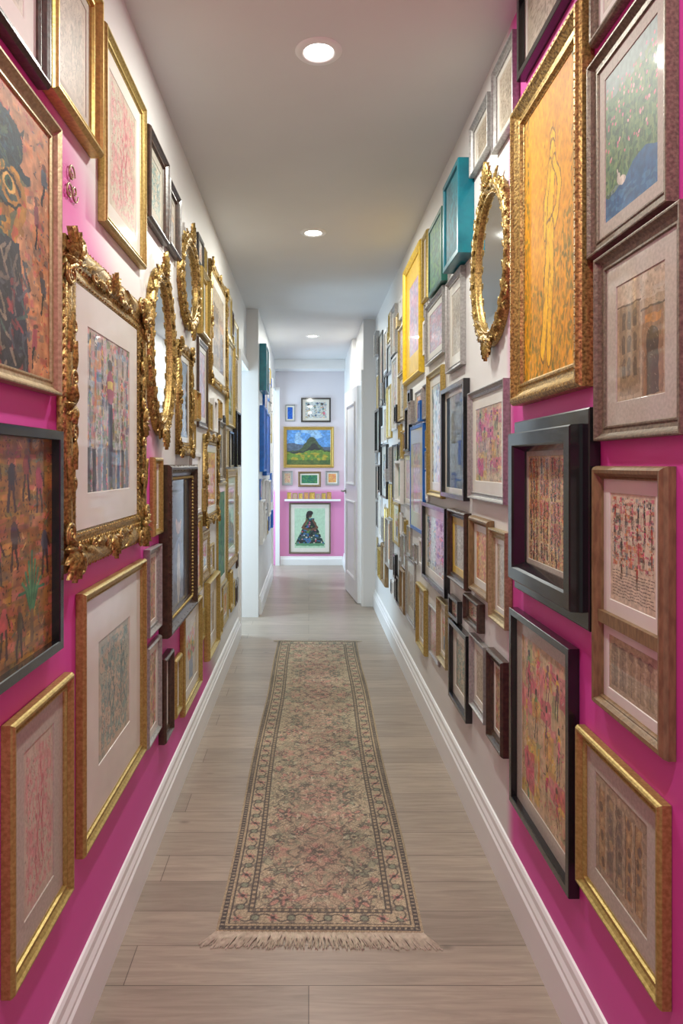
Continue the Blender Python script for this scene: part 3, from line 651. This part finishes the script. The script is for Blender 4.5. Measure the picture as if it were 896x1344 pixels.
stL=['gold','goldthin','silver','palegold','goldwide','wood','gold','bronze','dwood','white','gold','goldthin','black','ornatesmall','ornatesmall','carved','blackthin']
stR=['silver','silverthin','white','blackthin','silver','wood','palegold','white','black','silverthin','goldthin','white','gold','silver','black','blue','blackthin']
def place(side,r):
    L_=side=='L'; w,h=r[1]-r[0],r[3]-r[2]
    st=rng.choice(stL if L_ else stR); ar=rng.choice(artL if L_ else artR)
    if st in('ornatesmall','carved') and min(w,h)<.2: st='gold'
    if side=='LF': st=rng.choice(['blue','white','silverthin','gold','white']); ar=rng.choice(['blue','pale','bluefig','lilac','pinkfig','orange'])
    make_frame(side,r,st,ar,rng.choice(['mat','mat','matgrey']),rng.choice([0,.1,.15,.2]),None,0,rng.randint(0,1),dd=rng.choice([.010,.012,.016,.022,.032])); RECTS[side].append(tuple(r))
def filler(side,y0,y1,z0,z1,tries,smin,smax,pw=1.,asp=(.8,1.5)):
    for k in range(tries):
        s=smax-(smax-smin)*(k/tries)**pw; s*=rng.uniform(.8,1.15); w=s*rng.uniform(.7,1.15); h=s*rng.uniform(*asp)
        a=rng.uniform(y0,y1-w); z=rng.uniform(z0,z1-h); r=(a,a+w,z,z+h)
        if free(side,r): 
            for st_ in range(60):
                r2=(r[0],r[1],r[2]-.004,r[3]-.004)
                if r2[2]>z0 and free(side,r2,.010): r=r2
                else: break
            for st_ in range(60):
                r2=(r[0]-.004,r[1]-.004,r[2],r[3])
                if r2[0]>y0 and free(side,r2,.010): r=r2
                else: break
            place(side,r)
filler('L',2.3,5.08,.30,2.44,9000,.085,.50,.4)
filler('R',2.6,6.12,.36,2.46,9000,.085,.40,.4)
for r,st,ar,lab in [((5.96,6.30,1.24,1.82),'blue','blue','bright blue boxed canvas on white corridor wall'),((6.34,6.85,1.20,1.80),'blue','blue','bright blue boxed canvas on white corridor wall'),
  ((5.96,6.34,1.95,2.36),'teal','teal','teal boxed canvas on white corridor wall')]:
    make_frame('LF',r,st,ar,'mat',0,lab,0); RECTS['LF'].append(r)
filler('LF',5.95,7.8,.6,2.35,1500,.12,.42,.6)

def ER(xl,xr,yt,yb):
    D=YE-.03; return (( xl-VX)*D/F,(xr-VX)*D/F,CH+(VY-yb)*D/F,CH+(VY-yt)*D/F)
for r,st,ar,mk,fr,hi,lab in [
 (ER(395,434,522,554),'black','bluefig','mat',.12,1,'black framed figures print on pale end wall'),
 (ER(374,387,531,553),'silverthin','blue','mat',.16,0,'small silver framed blue print on pale end wall'),
 (ER(372,438,560,614),'goldwide','landscape','mat',.0,1,'gilded framed landscape painting with green hill'),
 (ER(370,384,618,637),'silver','pinkfig','matgrey',.1,0,'small silver framed print beside green picture'),
 (ER(391,421,619,639),'wood','green','mat',.12,0,'small wood framed green landscape'),
 (ER(427,445,618,637),'silver','orange','mat',.1,0,'small silver framed print on end wall'),
 (ER(379,434,660,727),'bronzethin','dress','mat',.1,2,'thin bronze framed painting of person in patterned dress')]:
    make_frame('E',r,st,ar,mk,fr,lab,hi); RECTS['E'].append(r)
zs=CH-(656-610)*8.75/F
bm=bmesh.new(); box(bm,-.31,.41,YE-.09,YE-.001,zs-.015,zs); box(bm,-.31,.41,YE-.094,YE-.088,zs-.018,zs+.008); 
o=mesh_obj('picture_ledge',bm,M['trim']); o['label']='narrow white picture ledge holding small cards'; o['category']='shelf'
xs=-.28
for i in range(8):
    w=rng.uniform(.055,.08); h=rng.uniform(.07,.11)
    e=bpy.data.objects.new('framed_card',None); COL.objects.link(e)
    e.matrix_world=Matrix.Translation((xs+w/2,YE-.05,zs+h/2+.002))@Matrix.Rotation(math.radians(84),4,'X')
    bm=bmesh.new(); rect_frame(bm,w,h,.008,.012,'flat'); mesh_obj('frame',bm,M[['palegold','gold','silver'][i%3]],e)
    o=bpy.data.objects.new('artwork',get_art(['yellowcard','pinksketch','yellowcard','orange'][i%4],0)); COL.objects.link(o); o.parent=e; o.location=(0,0,.004); o.scale=(w-.016,h-.016,1)
    e['label']='tiny framed yellow card standing on white ledge'; e['category']='picture frame'; e['group']='cards on the picture ledge'; xs+=w+.012

bm=bmesh.new()
for i,(dx,dz,fl) in enumerate(((0,0,1),(.035,.01,-1),(.015,.045,1))): scroll(bm,T(dx,dz,.002),.022,.0022,1.3,fl,20,5)
o=mesh_obj('wire_ornament',bm,M['palegold'],smooth=True); o.matrix_world=WALLMX['L'](1.50,1.90)
o['label']='small curled gold wire ornament on painted wall'; o['category']='wall ornament'

# ------------------------------------------------------------------ room shell
Y0=-.9
bm=bmesh.new()
box(bm,XL-.12,XL,Y0,5.2,0,CEIL); box(bm,XL-.12,XL-.0,5.2,5.82,2.1,CEIL); box(bm,-1.7,XLF,5.82,5.92,0,CEIL); box(bm,XLF-.1,XLF,5.92,7.95,0,CEIL); box(bm,XLF-.1,XLF,7.95,YE,2.25,CEIL)
struct(mesh_obj('wall_left',bm,M['wl']),'hallway wall painted pink and white','wall')
bm=bmesh.new()
box(bm,XR,XR+.12,Y0,6.25,0,CEIL); box(bm,.5,XR+.3,6.25,6.33,0,CEIL); box(bm,.5,.6,6.33,7.2,2.1,CEIL); box(bm,XRF,XRF+.1,7.2,YE,0,CEIL); box(bm,.56,1.5,7.2,7.3,0,CEIL)
struct(mesh_obj('wall_right',bm,M['wr']),'hallway wall painted pink and white','wall')
bm=bmesh.new(); box(bm,-1.7,1.5,YE,YE+.1,0,CEIL)
struct(mesh_obj('wall_back',bm,M['we']),'end wall pale above and pink below','wall')
bm=bmesh.new(); box(bm,-1.7,1.5,Y0,YE+.1,-.05,0); struct(mesh_obj('floor',bm,M['floor']),'grey brown wood plank floor','floor')
bm=bmesh.new(); box(bm,-1.7,1.5,Y0,YE+.1,CEIL,CEIL+.08); struct(mesh_obj('ceiling',bm,M['ceil']),'plain painted hallway ceiling','ceiling')
BP=[(0,0),(.022,0),(.022,.105),(.017,.112),(.017,.122),(.011,.134),(.010,.15),(.005,.158),(0,.16)]
def bb(bm,x,sgn,y0,y1):
    a=[bm.verts.new((x+sgn*u,y0,v)) for u,v in BP]; b_=[bm.verts.new((x+sgn*u,y1,v)) for u,v in BP]
    for i in range(len(BP)-1): bm.faces.new((a[i],a[i+1],b_[i+1],b_[i]))
    bm.faces.new(a); bm.faces.new(b_)
bm=bmesh.new(); bb(bm,XL,1,Y0,5.12); bb(bm,XLF,1,5.92,7.9); struct(mesh_obj('baseboard_left',bm,M['trim']),'white moulded baseboard','baseboard')
bm=bmesh.new(); bb(bm,XR,-1,Y0,6.25); bb(bm,XRF,-1,7.3,YE-.02); struct(mesh_obj('baseboard_right',bm,M['trim']),'white moulded baseboard','baseboard')
bm=bmesh.new(); a=[]
for yy in (-.37,XRF-.022): a.append([bm.verts.new((yy,YE-u*.9,v*.72)) for u,v in BP])
for i in range(len(BP)-1): bm.faces.new((a[0][i],a[0][i+1],a[1][i+1],a[1][i]))
struct(mesh_obj('baseboard_back',bm,M['trim']),'white moulded baseboard','baseboard')
bm=bmesh.new(); box(bm,XL,XL+.02,5.12,5.2,0,2.17); box(bm,XL,XL+.02,5.2,5.82,2.1,2.17); struct(mesh_obj('trim_1',bm,M['trim']),'white door casing','trim')
bm=bmesh.new(); box(bm,XLF,XLF+.02,7.87,7.95,0,2.3); box(bm,XLF,-.375,YE-.05,YE,0,2.3); struct(mesh_obj('trim_2',bm,M['trim']),'white opening casing','trim')
bm=bmesh.new(); box(bm,.485,.5,6.26,6.33,0,2.17); box(bm,XRF-.015,XRF,7.2,7.28,0,2.17); struct(mesh_obj('trim_3',bm,M['trim']),'white door casing','trim')
bm=bmesh.new(); box(bm,XLF,XRF,YE-.25,YE-.001,CEIL-.12,CEIL-.001); struct(mesh_obj('trim_4',bm,M['trim']),'white ceiling beam','trim')
dl=.76; bm=bmesh.new(); box(bm,0,dl,-.02,.02,.01,2.04)
def panel(x0,x1,z0,z1,side):
    b2=bmesh.new(); rect_frame(b2,x1-x0,z1-z0,.03,.012,'round')
    Mx=Matrix(((1,0,0,(x0+x1)/2),(0,0,side,side*.02),(0,1,0,(z0+z1)/2),(0,0,0,1)))
    b2.transform(Mx); me=bpy.data.meshes.new('tmp'); b2.to_mesh(me); b2.free(); bm.from_mesh(me); bpy.data.meshes.remove(me)
for sd in(-1,1):
    panel(.12,dl-.12,.2,.95,sd); panel(.12,dl-.12,1.1,1.9,sd)
door=mesh_obj('door_1',bm,M['trim']); struct(door,'white panelled door standing open','door')
p0=Vector((.472,6.36)); p1=Vector((.40,7.1)); dv=(p1-p0); door.matrix_world=Matrix.Translation((p0.x,p0.y,0))@Matrix.Rotation(math.atan2(dv.y,dv.x),4,'Z')
bm=bmesh.new()
bmesh.ops.create_cone(bm,cap_ends=True,segments=20,radius1=.026,radius2=.026,depth=.008,matrix=Matrix.Translation((dl-.06,.024,1.03))@Matrix.Rotation(math.pi/2,4,'X'))
bmesh.ops.create_cone(bm,cap_ends=True,segments=12,radius1=.009,radius2=.009,depth=.05,matrix=Matrix.Translation((dl-.06,.045,1.03))@Matrix.Rotation(math.pi/2,4,'X'))
bmesh.ops.create_cone(bm,cap_ends=True,segments=12,radius1=.009,radius2=.007,depth=.12,matrix=Matrix.Translation((dl-.115,.066,1.03))@Matrix.Rotation(math.pi/2,4,'Y'))
h=mesh_obj('handle',bm,M['chrome'],door,True); h['label']='satin nickel lever handle'

for i,(x,y) in enumerate(((.032,2.195),(.026,3.907),(.04,7.05),(.03,.45))):  # last entry is an unseen fixture, added near the camera as fill light
    e=bpy.data.objects.new('recessed_downlight',None); COL.objects.link(e); e.location=(x,y,CEIL)
    e['label']='round white recessed ceiling downlight, switched on'; e['category']='ceiling light'; e['group']='ceiling downlights'
    bm=bmesh.new(); pr=[(.046,-.001),(.048,-.006),(.054,-.008),(.07,-.006),(.076,-.0005)]; N=40; rs=[]
    for r_,z in pr: rs.append([bm.verts.new((r_*math.cos(q*2*math.pi/N),r_*math.sin(q*2*math.pi/N),z)) for q in range(N)])
    for a,b_ in zip(rs,rs[1:]):
        for q in range(N): bm.faces.new((a[q],a[(q+1)%N],b_[(q+1)%N],b_[q]))
    mesh_obj('trim_ring',bm,M['trim'],e,True)
    bm=bmesh.new(); bmesh.ops.create_circle(bm,cap_ends=True,segments=32,radius=.046,matrix=Matrix.Translation((0,0,-.002))); mesh_obj('lens',bm,M['lens'],e)
    ld=bpy.data.lights.new('downlight_lamp','AREA'); ld.shape='DISK'; ld.size=.09; ld.energy=16.5; ld.color=(.99,1,.91)
    lo=bpy.data.objects.new('downlight_lamp',ld); COL.objects.link(lo); lo.parent=e; lo.location=(0,0,-.012)

# ------------------------------------------------------------------ rug
RW,RL=.578,3.12; nw,nl=235,1150
xx=np.linspace(0,RW,nw)[None,:]*np.ones((nl,1)); yy=np.linspace(0,RL,nl)[:,None]*np.ones((1,nw))
e=np.minimum(np.minimum(xx,RW-xx),np.minimum(yy,RL-yy))
rs=np.random.RandomState(5)
wob=(vn(nl,nw,60,14,rs)-.5)*.02; wob2=(vn(nl,nw,60,14,rs)-.5)*.02
u=np.abs(xx-RW/2+wob*.6); v=np.abs(((yy+wob2)%.78)-.39)
def sn(gu,gv,fu,fv,seed):
    r=np.random.RandomState(seed); g=r.random((200,200)); a=np.abs(gu)*fu; b_=np.abs(gv)*fv
    i=a.astype(int)%198; j=b_.astype(int)%198; fa=a-a.astype(int); fb=b_-b_.astype(int)
    return (g[i,j]*(1-fa)+g[i+1,j]*fa)*(1-fb)+(g[i,j+1]*(1-fa)+g[i+1,j+1]*fa)*fb
beige=np.array((.72,.655,.55)); dark=np.array((.36,.335,.325)); rose=np.array((.74,.51,.48)); green=np.array((.53,.56,.48)); tan=np.array((.66,.59,.49)); deep=np.array((.28,.26,.265))
C=np.ones((nl,nw,3))*beige
def pt(m,c,a=1.): C[m]=C[m]*(1-a)+c*a
cen=np.exp(-(u/.10)**2)[:,:,None]*(.25+.35*vn(nl,nw,9,2,rs)[:,:,None]); C=C*(1-cen)+rose*cen
g2=((vn(nl,nw,7,2,rs)>.62)*.15)[:,:,None]; C=C*(1-g2)+green*g2
for (cu,cv,R_,cc) in ((0,0,.070,rose),(.12,.10,.042,green),(.0,.20,.05,rose),(.12,.24,.048,rose),(.065,.135,.028,rose),(.165,.02,.03,rose),(0,.39,.06,rose),(.06,.30,.024,green),(.165,.17,.022,green),(.11,.35,.04,green)):
    du,dv=u-cu,v-cv; rr=np.sqrt(du*du+dv*dv); th=np.arctan2(dv,du); pet=R_*(.72+.28*np.cos(th*7))
    pt(rr<pet,cc,.65); pt((np.abs(rr-pet)<.0045),dark,.7); pt(rr<R_*.38,beige,.7); pt(np.abs(rr-R_*.38)<.0032,dark,.6); pt(rr<R_*.16,deep,.7)
vine=np.abs(np.sin(u*56+2.5*np.sin(v*34))*np.cos(v*50+2*np.sin(u*40)))
n1=sn(u,v,85,85,1); n2=sn(u,v,62,62,2)
pt(vine<.10,dark,.68); pt(n1>.76,dark,.62); pt(n1<.18,np.array((.82,.77,.68)),.7); pt((n2>.74),green,.5); pt(np.abs(n2-.5)<.035,dark,.55); pt(n2<.22,rose,.65)
wear=vn(nl,nw,90,20,rs)[:,:,None]; wear=np.clip((wear-.45)*1.6,0,.5); C=C*(1-wear)+np.array((.70,.635,.54))*wear
B=.100
pt(e<B,beige)
al=np.where((np.minimum(xx,RW-xx)<np.minimum(yy,RL-yy)),yy,xx)
pt(e<.008,tan); pt((e>=.008)&(e<.024),deep,.9); pt((e>=.012)&(e<.020)&((al*62)%1>.6),beige,.7); pt((e>=.024)&(e<.031),tan)
mb=(e>=.035)&(e<.080); bv=np.abs(((al)%.104)-.052); bu=np.abs(e-.0575)
pt(mb,np.array((.66,.60,.51)),.6); pt(mb&(sn(bv,bu,120,120,8)>.55),dark,.6)
rr=np.sqrt(bv**2+bu**2); th=np.arctan2(bu,bv); pt(mb&(rr<.018*(.75+.25*np.cos(th*6))),rose,.7); pt(mb&(rr<.007),deep,.8); pt(mb&(np.abs(np.sin(al*60.4)*.015-(e-.0575))<.003),deep,.7); rr2=np.sqrt((bv-.052)**2+bu**2); pt(mb&(rr2<.012),green,.8); pt(mb&(np.abs(rr2-.012)<.002),deep,.6)
pt((e>=.031)&(e<.035),deep,.85); pt((e>=.080)&(e<.086),deep,.85); pt((e>=.086)&(e<.096),tan); pt((e>=.086)&(e<.096)&((al*48)%1>.5),deep,.6); pt((e>=.096)&(e<B),deep,.85)
sp=rs.random((nl,nw,1)); C*=(.86+.28*sp); big=vn(nl,nw,14,3,rs)[:,:,None]; C=C*(.86+.2*big)+.05*np.array((.74,.67,.57))
def lin(c): c=np.clip(c,0,1); return np.where(c<=.04045,c/12.92,((c+.055)/1.055)**2.4)
Cl=lin(C)
rug=bpy.data.objects.new('runner_rug',None); COL.objects.link(rug)
V=np.zeros((nl,nw,3)); V[:,:,0]=xx-RW/2+.004*np.sin(yy*4); V[:,:,1]=yy; V[:,:,2]=.009+.0012*np.sin(yy*9+xx*5)
edge=(e<.004); V[:,:,2][edge]=.003
idx=np.arange(nl*nw).reshape(nl,nw); q=np.stack([idx[:-1,:-1],idx[:-1,1:],idx[1:,1:],idx[1:,:-1]],-1).reshape(-1,4)
me=bpy.data.meshes.new('rug_pile'); me.vertices.add(nl*nw); me.vertices.foreach_set('co',V.reshape(-1)); me.loops.add(q.size); me.loops.foreach_set('vertex_index',q.reshape(-1).astype(np.int32))
me.polygons.add(len(q)); me.polygons.foreach_set('loop_start',np.arange(0,q.size,4,dtype=np.int32)); me.update(calc_edges=True)
ca=me.color_attributes.new('Col','FLOAT_COLOR','POINT'); dd=np.ones((nl*nw,4)); dd[:,:3]=Cl.reshape(-1,3); ca.data.foreach_set('color',dd.reshape(-1)); me.materials.append(M['rug'])
rp=bpy.data.objects.new('rug_body',me); COL.objects.link(rp); rp.parent=rug
for end in (0,1):
    bm=bmesh.new()
    for k in range(250):
        x=-RW/2+RW*(k+.5)/250; L_=rng.uniform(.035,.052); fl=x*.12+rng.uniform(-.008,.008); prev=None
        if end==0: L_+=.008*abs(math.sin(k*.07))
        for s in range(5):
            t_=s/4; cx=x+fl*t_+.002*math.sin(k+4*t_); cy=(-L_*t_ if end==0 else RL+L_*t_*.6); w=.0019*(1-.3*t_)+(.0008 if s==1 else 0); z=.0085-.006*t_
            ring=[bm.verts.new((cx-w,cy,z-.002)),bm.verts.new((cx+w,cy,z-.002)),bm.verts.new((cx,cy,z+.002))]
            if prev:
                for a in range(3): bm.faces.new((prev[a],prev[(a+1)%3],ring[(a+1)%3],ring[a]))
            prev=ring
    o=mesh_obj('fringe',bm,M['fringe'],rug); o['kind']='stuff'; o['label']='cream knotted cotton fringe'
rug.location=(.030,1.885,.0005); rug.rotation_euler=(0,0,-.0105)
rug['label']='faded oriental runner rug with cream fringe on plank floor'; rug['category']='rug'

# ------------------------------------------------------------------ daylight
def area(name,loc,rot,sx,sy,en,col):
    ld=bpy.data.lights.new(name,'AREA'); ld.shape='RECTANGLE'; ld.size=sx; ld.size_y=sy; ld.energy=en; ld.color=col
    o=bpy.data.objects.new(name,ld); COL.objects.link(o); o.location=loc; o.rotation_euler=rot; return o
area('window_daylight',(-1.5,8.4,1.3),(0,-math.pi/2,0),2.0,.85,52,(.56,.80,1))
area('side_room_daylight',(-1.5,5.5,1.3),(0,-math.pi/2,0),1.9,.55,46,(.58,.82,1))
area('room_daylight',(1.4,6.77,1.3),(0,math.pi/2,0),1.9,.7,26,(.62,.84,1))
w=bpy.data.worlds.new('world'); bpy.context.scene.world=w; w.use_nodes=True
w.node_tree.nodes['Background'].inputs[0].default_value=(.95,1,.96,1); w.node_tree.nodes['Background'].inputs[1].default_value=.62

cam=bpy.data.cameras.new('camera'); co=bpy.data.objects.new('camera',cam); COL.objects.link(co)
co.location=(0,0,CH); co.rotation_euler=(math.pi/2,0,0)
cam.sensor_fit='HORIZONTAL'; cam.sensor_width=24; cam.lens=24; cam.shift_x=(448-VX)/896; cam.shift_y=(VY-672)/896; cam.clip_start=.02
bpy.context.scene.camera=co
bpy.context.scene.view_settings.view_transform='Standard'
print('FRAMES',{k:len(v) for k,v in RECTS.items()})
